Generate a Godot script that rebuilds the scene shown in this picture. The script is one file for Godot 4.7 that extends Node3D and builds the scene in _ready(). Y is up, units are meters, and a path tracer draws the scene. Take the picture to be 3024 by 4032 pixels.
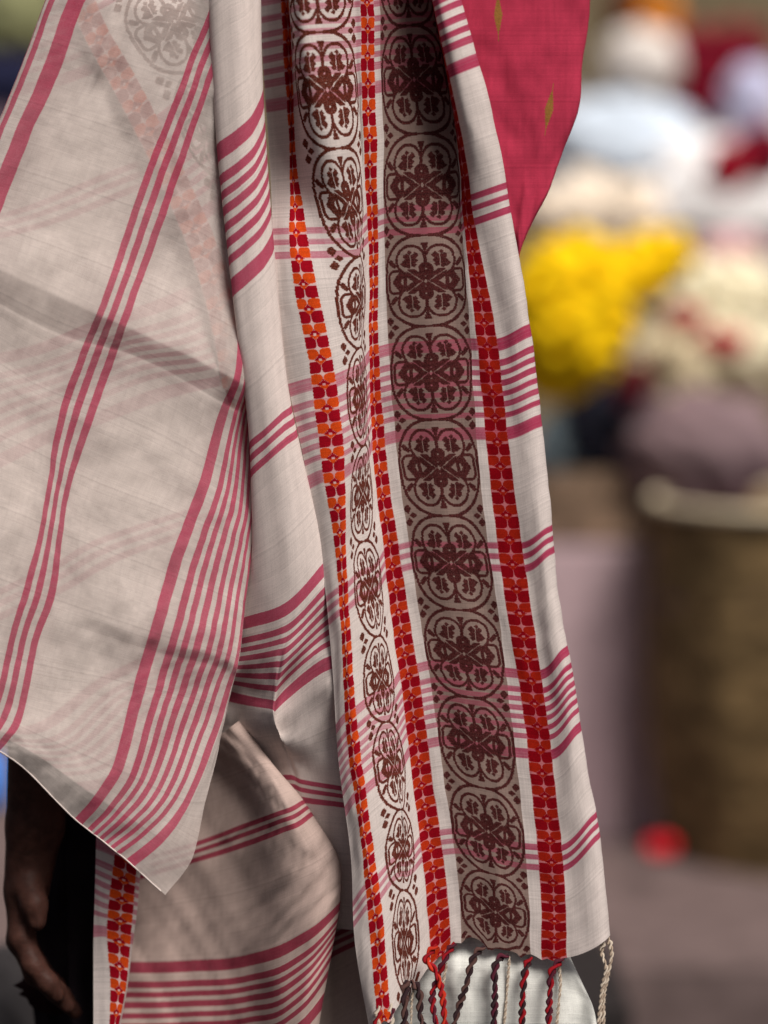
extends Node3D
# A close view of handloom cotton drapes with woven borders, in front of a flower stall.

const MPP := 0.000205          # metres per photograph pixel on the plane in focus
const FOCUS := 1.6             # metres from the lens to the hanging cloth
var eye := Transform3D()       # the camera's place
var names := {}
var weave_tex: ImageTexture
var weave_norm: ImageTexture

# ---------------------------------------------------------------- helpers
func at(x: float, y: float, z := 0.0) -> Vector3:      # z: centimetres in front of the focus plane
	return deep(x, y, FOCUS - z * 0.01)

func deep(x: float, y: float, d: float) -> Vector3:    # d: metres from the lens
	var k := MPP * d / FOCUS
	return eye * Vector3((x - 1512.0) * k, (2016.0 - y) * k, -d)

func numbered(called: String) -> String:
	if not names.has(called):
		names[called] = 0
		return called
	names[called] += 1
	return "%s_%03d" % [called, names[called]]

func tag(o: Node, label: String, category: String, group := "") -> Node:
	o.set_meta("label", label)
	o.set_meta("category", category)
	if group != "":
		o.set_meta("group", group)
	return o

func thing(called: String, where: Vector3, label: String, category: String, group := "") -> Node3D:
	var o := Node3D.new()
	o.name = numbered(called)
	add_child(o, true)
	o.position = where
	tag(o, label, category, group)
	return o

func part(called: String, mesh: Mesh, mat: Material, parent: Node3D) -> MeshInstance3D:
	var o := MeshInstance3D.new()
	o.name = called if parent != self else numbered(called)
	o.mesh = mesh
	if mat:
		o.material_override = mat
	parent.add_child(o, true)
	return o

func col(r: float, g: float, b: float) -> Color:
	return Color(r / 255.0, g / 255.0, b / 255.0)

func plain(c: Color, rough := 0.85, grain := 0.0) -> StandardMaterial3D:
	var m := StandardMaterial3D.new()
	m.albedo_color = c
	m.roughness = rough
	m.metallic_specular = 0.25
	if grain > 0.0:
		var n := FastNoiseLite.new()
		n.seed = int(c.r * 900.0 + c.g * 70.0 + c.b * 7.0)
		n.frequency = 0.02
		n.fractal_octaves = 4
		var im := Image.create(128, 128, false, Image.FORMAT_RGB8)
		for y in 128:
			for x in 128:
				var k := clampf(1.0 - grain * (0.5 + n.get_noise_2d(x * 2.0, y * 2.0) * 1.2), 0.0, 1.0)
				im.set_pixel(x, y, Color(k, k, k))
		m.albedo_texture = ImageTexture.create_from_image(im)
		m.uv1_triplanar = true
		m.uv1_scale = Vector3.ONE * 2.5
	return m

func smooth01(a: float, b: float, x: float) -> float:
	var t := clampf((x - a) / (b - a), 0.0, 1.0)
	return t * t * (3.0 - 2.0 * t)

func curve(ks: Array, vs: Array, t: float) -> float:    # a smooth curve through uneven knots
	var n := ks.size()
	if n == 1:
		return vs[0]
	var i := 0
	while i < n - 2 and t > ks[i + 1]:
		i += 1
	var h: float = ks[i + 1] - ks[i]
	var s: float = (vs[i + 1] - vs[i]) / h
	var m0 := s
	var m1 := s
	if i > 0:
		var hp: float = ks[i] - ks[i - 1]
		m0 = (hp * s + h * (vs[i] - vs[i - 1]) / hp) / (hp + h)
	if i < n - 2:
		var hn: float = ks[i + 2] - ks[i + 1]
		m1 = (hn * s + h * (vs[i + 2] - vs[i + 1]) / hn) / (hn + h)
	var q := clampf((t - ks[i]) / h, 0.0, 1.0)
	var q2 := q * q
	var q3 := q2 * q
	return (2 * q3 - 3 * q2 + 1) * vs[i] + (q3 - 2 * q2 + q) * h * m0 + (3 * q2 - 2 * q3) * vs[i + 1] + (q3 - q2) * h * m1

# A cloth laid over a net of points: us = cloth widths at the columns, vs = at the rows, net[row][column] = (x, y, z).
# It is worked out once, then cut into strips between columns.
class Cloth:
	var us: Array
	var ts: Array
	var ws: Array
	var p: Array
	var n: Array
	var first := {}
	var wide := 0
	var high := 0

func cloth(us: Array, vs: Array, net: Array, step_u: float, rows_per: int, ripple: Callable) -> Cloth:
	var c := Cloth.new()
	c.us = us
	c.ts = []
	for j in us.size() - 1:
		c.first[j] = c.ts.size()
		var k := maxi(2, int(ceil((us[j + 1] - us[j]) / step_u)))
		for q in k:
			c.ts.append(lerpf(us[j], us[j + 1], float(q) / k))
	c.first[us.size() - 1] = c.ts.size()
	c.ts.append(us[-1])
	c.wide = c.ts.size()
	c.ws = []
	for j in vs.size() - 1:
		for q in rows_per:
			c.ws.append(lerpf(vs[j], vs[j + 1], float(q) / rows_per))
	c.ws.append(vs[-1])
	c.high = c.ws.size()
	var fine := []
	for r in net.size():
		var xs := []
		var ys := []
		var zs := []
		for q in net[r]:
			xs.append(q.x)
			ys.append(q.y)
			zs.append(q.z)
		var row := []
		for t in c.ts:
			row.append(Vector3(curve(us, xs, t), curve(us, ys, t), curve(us, zs, t)))
		fine.append(row)
	c.p = []
	for r in c.high:
		c.p.append([])
	for k in c.wide:
		var xs := []
		var ys := []
		var zs := []
		for r in net.size():
			xs.append(fine[r][k].x)
			ys.append(fine[r][k].y)
			zs.append(fine[r][k].z)
		for r in c.high:
			var w: float = c.ws[r]
			var q := Vector3(curve(vs, xs, w), curve(vs, ys, w), curve(vs, zs, w))
			q += ripple.call(c.ts[k], w, q)
			c.p[r].append(at(q.x, q.y, q.z))
	c.n = []
	for r in c.high:
		var row := []
		for k in c.wide:
			var du: Vector3 = c.p[r][mini(k + 1, c.wide - 1)] - c.p[r][maxi(k - 1, 0)]
			var dv: Vector3 = c.p[mini(r + 1, c.high - 1)][k] - c.p[maxi(r - 1, 0)][k]
			row.append((-du.cross(dv)).normalized() if du.cross(dv).length() > 1e-12 else eye.basis.z)
		c.n.append(row)
	return c

func strip(c: Cloth, j0: int, j1: int, uv: Callable, base: Vector3) -> ArrayMesh:
	var k0: int = c.first[j0]
	var k1: int = c.first[j1]
	var v := PackedVector3Array()
	var nn := PackedVector3Array()
	var t1 := PackedVector2Array()
	var t2 := PackedVector2Array()
	var tang := PackedFloat32Array()
	var ix := PackedInt32Array()
	for r in c.high:
		for k in range(k0, k1 + 1):
			v.append(c.p[r][k] - base)
			nn.append(c.n[r][k])
			var q: Vector4 = uv.call(c.ts[k], c.ws[r])
			t1.append(Vector2(q.x, q.y))
			t2.append(Vector2(q.z, q.w))
			var du: Vector3 = (c.p[r][mini(k + 1, c.wide - 1)] - c.p[r][maxi(k - 1, 0)]).normalized()
			tang.append_array([du.x, du.y, du.z, 1.0])
	var w := k1 - k0 + 1
	for r in c.high - 1:
		for k in w - 1:
			var a := r * w + k
			ix.append_array([a, a + 1, a + w, a + 1, a + w + 1, a + w])
	var arr := []
	arr.resize(Mesh.ARRAY_MAX)
	arr[Mesh.ARRAY_VERTEX] = v
	arr[Mesh.ARRAY_NORMAL] = nn
	arr[Mesh.ARRAY_TEX_UV] = t1
	arr[Mesh.ARRAY_TEX_UV2] = t2
	arr[Mesh.ARRAY_TANGENT] = tang
	arr[Mesh.ARRAY_INDEX] = ix
	var m := ArrayMesh.new()
	m.add_surface_from_arrays(Mesh.PRIMITIVE_TRIANGLES, arr)
	return m

func tent(x: float, a: float, b: float, c: float) -> float:
	return clampf(minf((x - a) / (b - a), (c - x) / (c - b)), 0.0, 1.0)

func cord(path: Array, r: float, base: Vector3) -> ArrayMesh:
	var st := SurfaceTool.new()
	st.begin(Mesh.PRIMITIVE_TRIANGLES)
	for i in path.size():
		var t: Vector3 = (path[mini(i + 1, path.size() - 1)] - path[maxi(i - 1, 0)]).normalized()
		var e1 := t.cross(eye.basis.z).normalized()
		var e2 := t.cross(e1)
		for k in 7:
			var h := TAU * k / 6.0
			var d := e1 * cos(h) + e2 * sin(h)
			st.set_normal(d)
			st.set_uv(Vector2(0.25, i * 0.02))
			st.set_uv2(Vector2(k / 6.0, i * 0.1))
			st.add_vertex(path[i] + d * r - base)
	for i in path.size() - 1:
		for k in 6:
			var v := i * 7 + k
			for j in [v, v + 7, v + 1, v + 1, v + 7, v + 8]:
				st.add_index(j)
	return st.commit()

func noise(seed_: int, freq: float) -> FastNoiseLite:
	var n := FastNoiseLite.new()
	n.seed = seed_
	n.frequency = freq
	n.fractal_octaves = 3
	return n

# ---------------------------------------------------------------- textures
func make_weave() -> void:
	var s := 512
	var rng := RandomNumberGenerator.new()
	rng.seed = 11
	var warp := PackedFloat32Array()
	var weft := PackedFloat32Array()
	for i in s / 2:
		warp.append(rng.randf_range(-1, 1))
		weft.append(rng.randf_range(-1, 1))
	var lo := noise(3, 0.03)
	var lo2 := noise(4, 0.03)
	var im := Image.create(s, s, false, Image.FORMAT_RGB8)
	var hm := Image.create(s, s, false, Image.FORMAT_RGB8)
	for y in s:
		for x in s:
			var over := ((x / 2) + (y / 2)) % 2
			var a := sin(x * TAU / s)
			# slubs: each thread is thicker along some of its length
			var sa := warp[x / 2] * (0.5 + lo.get_noise_2d(x * 9.0, 60.0 * sin(y * TAU / s)))
			var sb := weft[y / 2] * (0.5 + lo2.get_noise_2d(60.0 * a, y * 9.0))
			var k := 0.94 + 0.08 * sb + 0.04 * sa + 0.03 * (over - 0.5) + rng.randf_range(-0.09, 0.06)
			k = clampf(k, 0.0, 1.0)
			im.set_pixel(x, y, Color(k, k, k))
			var h := clampf(0.5 + 0.3 * sb + 0.2 * sa + 0.25 * (over - 0.5), 0.0, 1.0)
			hm.set_pixel(x, y, Color(h, h, h))
	weave_tex = ImageTexture.create_from_image(im)
	hm.bump_map_to_normal_map(2.0)
	weave_norm = ImageTexture.create_from_image(hm)

func cloth_mat(tex: Texture2D, see_through := false, back := 0.25) -> StandardMaterial3D:
	var m := StandardMaterial3D.new()
	m.albedo_texture = tex
	m.roughness = 0.95
	m.metallic_specular = 0.12
	m.cull_mode = BaseMaterial3D.CULL_DISABLED
	m.detail_enabled = true
	m.detail_albedo = weave_tex
	m.detail_blend_mode = BaseMaterial3D.BLEND_MODE_MUL
	m.detail_uv_layer = BaseMaterial3D.DETAIL_UV_2
	if back > 0.0:
		m.backlight_enabled = true
		m.backlight = Color(back, back, back)
	if see_through:
		m.transparency = BaseMaterial3D.TRANSPARENCY_ALPHA
	return m

# the woven stripes of the cloth, as distances across it: three fine ones, a gap, a band of a broad, six fine and a broad one
const THREE := [[0, 25], [43, 67], [89, 116]]
const BAND := [[0, 47], [81, 107], [123, 144], [161, 185], [204, 225], [244, 267], [288, 310], [346, 394]]
const PERIOD := 1378.0

func stripe_texture(ground: Color, red: Color, a_ground: float, a_red: float, seed_: int) -> ImageTexture:
	var w := 2048
	var h := 256
	var im := Image.create(w, h, false, Image.FORMAT_RGBA8)
	var n := noise(seed_, 0.02)
	var rng := RandomNumberGenerator.new()
	rng.seed = seed_
	var k := PackedFloat32Array()
	for x in w:
		var u := (x + 0.5) / w * PERIOD
		var c := 0.0
		for s in THREE:
			c = maxf(c, clampf(minf(u - s[0], s[1] - u) / 1.2 + 0.5, 0.0, 1.0))
		for s in BAND:
			c = maxf(c, clampf(minf(u - 548.0 - s[0], 548.0 + s[1] - u) / 1.2 + 0.5, 0.0, 1.0))
		k.append(c)
	for y in h:
		var shift := int(round(0.8 * sin(y * TAU / h * 3.0) + rng.randf_range(-0.6, 0.6)))
		for x in w:
			var c := k[posmod(x + shift, w)]
			var g := n.get_noise_2d(x * 0.5, 200.0 * sin(y * TAU / h)) * 0.5
			var rub := clampf(0.93 + rng.randf_range(-0.07, 0.07) + g * 0.12, 0.0, 1.0)
			var q := ground * (1.0 + g * 0.05)
			q = q.lerp(red.lerp(ground, 0.10 + 0.12 * rng.randf()), c * rub)
			q.a = lerpf(a_ground + 0.08 * g, a_red, c)
			im.set_pixel(x, y, q)
	return ImageTexture.create_from_image(im)

# one quarter of the woven medallion; px, py in cloth units from its middle
func medallion(px_: float, py_: float) -> bool:
	var px := (floorf(px_ / 3.6) + 0.5) * 3.4
	var py := (floorf(py_ / 3.0) + 0.5) * 2.8
	var f := pow(pow(px / 151.0, 2.5) + pow(py / 184.0, 2.5), 0.4)
	if absf(f - 1.0) * 150.0 < 4.9:
		return true
	var e := Vector2(px - 52.0, py - 84.0) / Vector2(51.0, 60.0)
	var lobe := (e.length() - 1.0) * 55.0
	var b := Vector2(absf(px - 106.0) - 12.0, absf(py) - 26.0)
	var side := Vector2(maxf(b.x, 0.0), maxf(b.y, 0.0)).length() + minf(maxf(b.x, b.y), 0.0) - 19.0
	var mid := Vector2(px, py).length() - 74.0
	var foil := minf(minf(lobe, side), mid)
	if absf(foil) < 5.2 and f < 1.0:
		return true
	if px < 14.0 * (py - 106.0) / 48.0 and py > 106.0 and py < 154.0:
		return true
	var top := Vector2(px, py - 50.0).length()
	if top < 28.0:
		return top > 3.0 or px > 2.5
	var d := Vector2(0.80, 0.60)
	var along := px * d.x + py * d.y
	var off := px * -d.y + py * d.x
	if along > 6.0 and along < 84.0 and absf(off + 6.0) < 21.0 - maxf(0.0, along - 66.0) * 0.9:
		return absf(off + 6.0) > 1.6
	for s in [[52, 84, 14], [68, 101, 7], [37, 104, 8], [76, 72, 8], [62, 62, 6], [42, 68, 6], [57, 116, 5], [106, 5, 10], [93, 24, 10], [90, 34, 7], [122, 74, 7], [114, 66, 6], [128, 82, 6]]:
		if absf(px - s[0]) + absf(py - s[1]) < s[2] * 1.85:
			return not (absf(px - s[0]) < 1.8 and s[2] > 11)
	if f > 1.07 and absf(px - 143.0) * 1.2 + absf(py - 156.0) < 19.0:
		return true
	if f > 1.07 and absf(px - 126.0) + absf(py - 182.0) < 14.0:
		return true
	return false

# the red and orange woven band; bx from -1 to 1 across it, by from 0 to 1 along one repeat. Returns 0 ground, 1 crimson, 2 orange
func band(bx: float, by: float) -> int:
	var ax := absf(bx)
	var dy := (by - 0.93 if by > 0.4 else by + 0.07)
	var dia := ax / 0.46 + absf(dy) / 0.19
	if dia < 1.0:
		if ax < 0.12 and absf(dy) < 0.045:
			return 0
		return 1 if dy < 0.02 else 2
	if dia < 1.16:
		return 0 if int(by * 60.0) % 3 == 0 else (1 if dy < 0 else 2)
	# each half of a pair is a petal, rounded where it meets the stem
	var my := (by - 0.23) / 0.245
	var r := pow(absf((ax - 0.56) / 0.53), 3.6) + pow(absf(my), 3.2)
	if r < 1.0 or (absf(my) < 0.86 and ax > 0.56):
		return 1
	my = (by - 0.70) / 0.205
	r = pow(absf((ax - 0.57) / 0.53), 3.0) + pow(absf(my), 2.6)
	if r < 1.0 or (absf(my) < 0.86 and ax > 0.58):
		return 2
	return 0

const SPANS := [[0, 110, 0], [110, 210, 1], [210, 250, 0], [250, 580, 2], [580, 625, 0], [625, 725, 1], [725, 770, 0], [770, 1100, 3], [1100, 1140, 0], [1140, 1240, 4], [1240, 1520, 5]]
const ROW_Y := [-310.0, 105.0, 529.0, 929.0, 1287.0, 1657.0, 2034.0, 2405.0, 2750.0, 3106.0, 3443.0, 3765.0]
const ROW_V := [0.0, 1.0, 2.0, 3.0, 4.0, 5.0, 6.0, 7.0, 8.0, 9.0, 10.0, 11.0]
const ROWS := 11.3
const WEFT := [[-95, -50], [-12, 12], [46, 70], [85, 110], [137, 164], [186, 210], [229, 258], [303, 352], [806, 830], [850, 870], [896, 922],
	[1342, 1389], [1423, 1449], [1465, 1486], [1503, 1527], [1546, 1567], [1586, 1608], [1630, 1651], [1688, 1736], [2133, 2157], [2175, 2197], [2218, 2245],
	[2616, 2652], [2684, 2706], [2721, 2740], [2755, 2776], [2790, 2809], [2826, 2846], [2864, 2884], [2922, 2960], [3289, 3313], [3330, 3350], [3368, 3392]]

func stole_texture() -> ImageTexture:
	var w := 1140
	var h := 2048
	var rng := RandomNumberGenerator.new()
	rng.seed = 5
	# a quarter medallion, worked out once
	var qw := 120
	var qh := 92
	var quarter := PackedByteArray()
	for y in qh:
		for x in qw:
			var hit := 0
			for s in 4:
				var jx := (s % 2) * 0.5 + 0.25
				var jy := (s / 2) * 0.5 + 0.25
				if medallion((x + jx) / qw * 165.0, (y + jy) / qh * 195.0):
					hit += 1
			quarter.append(hit * 63)
	var cream := col(222, 211, 206)
	var grounds := [cream, cream, cream, col(152, 130, 121), col(198, 116, 122), cream]
	var rose := col(176, 60, 90)
	var mixes := [0.55, 0.35, 0.42, 0.5, 0.4, 0.92]
	var crimson := col(158, 14, 32)
	var orange := col(216, 76, 26)
	var brown := col(88, 40, 31)
	var brown2 := col(74, 35, 35)
	var data := PackedByteArray()
	data.resize(w * h * 3)
	var ck := PackedByteArray()
	var us := PackedFloat32Array()
	for x in w:
		var u := (x + 0.5) / w * 1520.0
		us.append(u)
		for s in SPANS:
			if u >= s[0] and u < s[1]:
				ck.append(SPANS.find(s))
				break
	var ruby := [0.06, 0.18, 0.4]
	var colvar := PackedFloat32Array()
	for x in w:
		colvar.append(rng.randf_range(-0.045, 0.045))
	var wob := noise(88, 0.03)
	for y in h:
		var v := (y + 0.5) / h * ROWS
		var wobble := 3.5 * wob.get_noise_1d(y * 1.0) + rng.randf_range(-1.3, 1.3)
		var sy := curve(ROW_V, ROW_Y, v) if v < 11.0 else 3765.0 + (v - 11.0) * 320.0
		var weft := 0.0
		for s in WEFT:
			weft = maxf(weft, clampf(minf(sy - s[0], s[1] - sy) / 2.0 + 0.5, 0.0, 1.0))
		var thread := rng.randf_range(-0.12, 0.12)
		var fv := fposmod(v, 1.0)
		var qy := mini(qh - 1, int(absf(fv - 0.49) * 2.0 * qh / 1.0))
		var by := fposmod(v * 4.0, 1.0)
		for x in w:
			var s: Array = SPANS[ck[x]]
			var kind: int = s[2]
			var u := us[x]
			var c: Color = grounds[kind]
			c = c * (1.0 + colvar[x] * (1.0 if kind == 3 else 0.45) + thread * 0.25)
			var mix: float = mixes[kind]
			if u < 110.0 or (u > 210.0 and u < 250.0):
				mix = 0.5
			elif kind == 0 and u > 1000.0:
				mix = 0.72
			if weft > 0.0:
				c = c.lerp(rose, clampf(weft * (mix + thread + rng.randf_range(-0.1, 0.1)), 0.0, 1.0))
			if kind == 1 or kind == 4:
				var edge := 0.02 * sin(y * 0.9)
				var deep_red := 1.0 if kind == 4 else (0.85 * smooth01(4.0, 7.0, v) if s[0] == 625 else 0.0)
				c = c.lerp(grounds[4], deep_red * (1.0 if kind == 1 else 0.0))
				var bx: float = (u + wobble * 0.6 - s[0]) / 50.0 - 1.0
				if absf(bx) < 0.97 and kind == 1:
					c = c.lerp(col(226, 160, 160), 0.45)
				if absf(bx) < 0.97 + edge:
					var b := band(bx, by)
					if b > 0:
						var q := crimson if b == 1 else orange
						q = q.lerp(col(128, 8, 16), (0.6 if kind == 4 else 0.42) * deep_red)
						var k := 1.0 + rng.randf_range(-0.12, 0.12)
						c = Color(q.r * k, q.g * k, q.b * k)
			elif kind == 2 or kind == 3:
				var mx: float = absf(u + wobble - (s[0] + s[1]) * 0.5)
				var hit := quarter[qy * qw + mini(qw - 1, int(mx / 165.0 * qw))] / 252.0
				if hit > 0.0:
					var k := 1.0 + rng.randf_range(-0.3, 0.4) + thread
					hit *= 1.0 if rng.randf() > 0.1 else 0.55
					var q := brown if kind == 2 else brown2
					c = c.lerp(Color(q.r * k, q.g * k, q.b * k), hit)
			var i := (y * w + x) * 3
			data[i] = int(clampf(c.r, 0, 1) * 255.0)
			data[i + 1] = int(clampf(c.g, 0, 1) * 255.0)
			data[i + 2] = int(clampf(c.b, 0, 1) * 255.0)
	return ImageTexture.create_from_image(Image.create_from_data(w, h, false, Image.FORMAT_RGB8, data))

# ---------------------------------------------------------------- the stole with woven borders
const EDGE := {
	"L": [1014, 1024, 1034, 1056, 1065, 1080, 1089, 1133, 1176, 1248, 1271, 1299, 1316, 1333, 1365, 1395, 1400, 1453],
	"R1l": [1102, 1109, 1116, 1138, 1139, 1142, 1184, 1224, 1248, 1311, 1326, 1345, 1350, 1374, 1413, 1439, 1458, 1487],
	"R1r": [1126, 1139, 1152, 1165, 1171, 1224, 1287, 1319, 1354, 1354, 1369, 1383, 1398, 1424, 1461, 1497, 1516, 1540],
	"M1l": [1128, 1141, 1154, 1183, 1224, 1292, 1326, 1357, 1379, 1377, 1385, 1417, 1425, 1466, 1506, 1525, 1551, 1565],
	"M1r": [1396, 1398, 1400, 1417, 1432, 1436, 1438, 1448, 1454, 1470, 1509, 1528, 1560, 1594, 1625, 1645, 1654, 1656],
	"Ol": [1418, 1419, 1420, 1427, 1446, 1451, 1454, 1456, 1465, 1494, 1514, 1552, 1586, 1612, 1651, 1675, 1694, 1709],
	"Or": [1469, 1472, 1475, 1482, 1489, 1489, 1489, 1499, 1518, 1547, 1586, 1624, 1663, 1689, 1738, 1757, 1779, 1786],
	"M2l": [1494, 1496, 1498, 1509, 1511, 1514, 1525, 1538, 1562, 1591, 1624, 1668, 1706, 1738, 1779, 1808, 1822, 1829],
	"M2r": [1662, 1706, 1750, 1793, 1808, 1827, 1846, 1870, 1875, 1901, 1943, 1972, 2005, 2027, 2066, 2080, 2090, 2099],
	"R2l": [1663, 1707, 1751, 1793, 1808, 1841, 1866, 1904, 1909, 1940, 1972, 2010, 2054, 2078, 2109, 2128, 2133, 2138],
	"R2r": [1651, 1702, 1753, 1814, 1846, 1895, 1943, 1981, 2001, 2034, 2073, 2107, 2145, 2172, 2205, 2225, 2232, 2236],
	"E": [1749, 1817, 1885, 1954, 1996, 2044, 2083, 2116, 2145, 2169, 2189, 2227, 2271, 2311, 2355, 2389, 2406, 2410],
}

func stole_net() -> Array:
	var ly := [60.0, 85.0, 95.0, 100.0, 165.0, 185.0, 210.0, 225.0, 245.0, 262.0, 262.0, 275.0]
	var my := [30.0, 35.0, 67.0, 92.0, 97.0, 112.0, 110.0, 109.0, 100.0, 87.0, 65.0, 60.0]
	var m2l := [12.0, 12.0, 12.0, 12.0, 12.0, 8.0, 2.0, -8.0, -17.0, -26.0, -32.0, -32.0]
	var m2r := [-12.0, -12.0, -12.0, -12.0, -10.0, -6.0, 0.0, 8.0, 16.0, 26.0, 30.0, 14.0]
	var r2 := [-35.0, -40.0, -45.0, -35.0, -10.0, -6.0, 0.0, 15.0, 26.0, 34.0, 38.0, 18.0]
	var ey := [-80.0, -90.0, -94.0, -85.0, -70.0, -58.0, -65.0, -72.0, -78.0, -88.0, -95.0, -66.0]
	var yk := []
	for i in 18:
		yk.append(-250.0 + 250.0 * i)
	var zt := [-5.2, -3.6, -3.0, 0.5, 0.3, 0.4, 0.3, -0.2, -1.2, -2.6, -2.8, 3.2, 3.6, 2.6, 0.2]
	var zm := [1.0, 1.7, 1.7, 1.2, -0.7, -1.0, -1.0, -0.9, 0.1, 0.7, 0.9, 1.4, 1.9, 1.4, -0.2]
	var hem := [4052.0, 4032.0, 4010.0, 3975.0, 3868.0, 3800.0, 3728.0, 3702.0, 3742.0, 3764.0, 3768.0, 3778.0, 3712.0, 3690.0, 3690.0]
	var net := []
	for r in 12:
		var y0: float = ROW_Y[r]
		var dys := [ly[r], my[r] + 0.65 * (ly[r] - my[r]), my[r] + 0.45 * (ly[r] - my[r]), my[r] + 0.25 * (ly[r] - my[r]), my[r] * 0.55, my[r] * 0.3 + m2l[r] * 0.5, my[r] * 0.1 + m2l[r], m2l[r], 0.0, m2r[r], (m2r[r] + r2[r]) * 0.5, r2[r], lerpf(r2[r], ey[r], 0.85), ey[r], ey[r] - 5.0]
		var row := []
		var keys := ["L", "R1l", "R1r", "M1l", "M1r", "Ol", "Or", "M2l", "", "M2r", "R2l", "R2r", "Em", "E", "C"]
		var f := smooth01(1.2, 3.2, r)
		for k in 15:
			var y: float = y0 + dys[k]
			if r == 11:
				y = hem[k]
			var x := 0.0
			match keys[k]:
				"":
					x = (curve(yk, EDGE["M2l"], y) + curve(yk, EDGE["M2r"], y)) * 0.5
				"Em":
					x = curve(yk, EDGE["E"], y) - 22.0
				"C":
					x = curve(yk, EDGE["E"], y) - 70.0
				_:
					x = curve(yk, EDGE[keys[k]], y)
			row.append(Vector3(x, y, lerpf(zt[k], zm[k], f)))
		net.append(row)
	return net

const STOLE_US := [0.0, 110.0, 210.0, 250.0, 580.0, 625.0, 725.0, 770.0, 935.0, 1100.0, 1140.0, 1240.0, 1400.0, 1440.0, 1520.0]
const ROOTS := [[1190, 22], [1140, 22], [1060, 18], [900, 22], [770, 20], [690, 24], [640, 24], [500, 26], [400, 26], [120, 20], [200, 20]]

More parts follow.
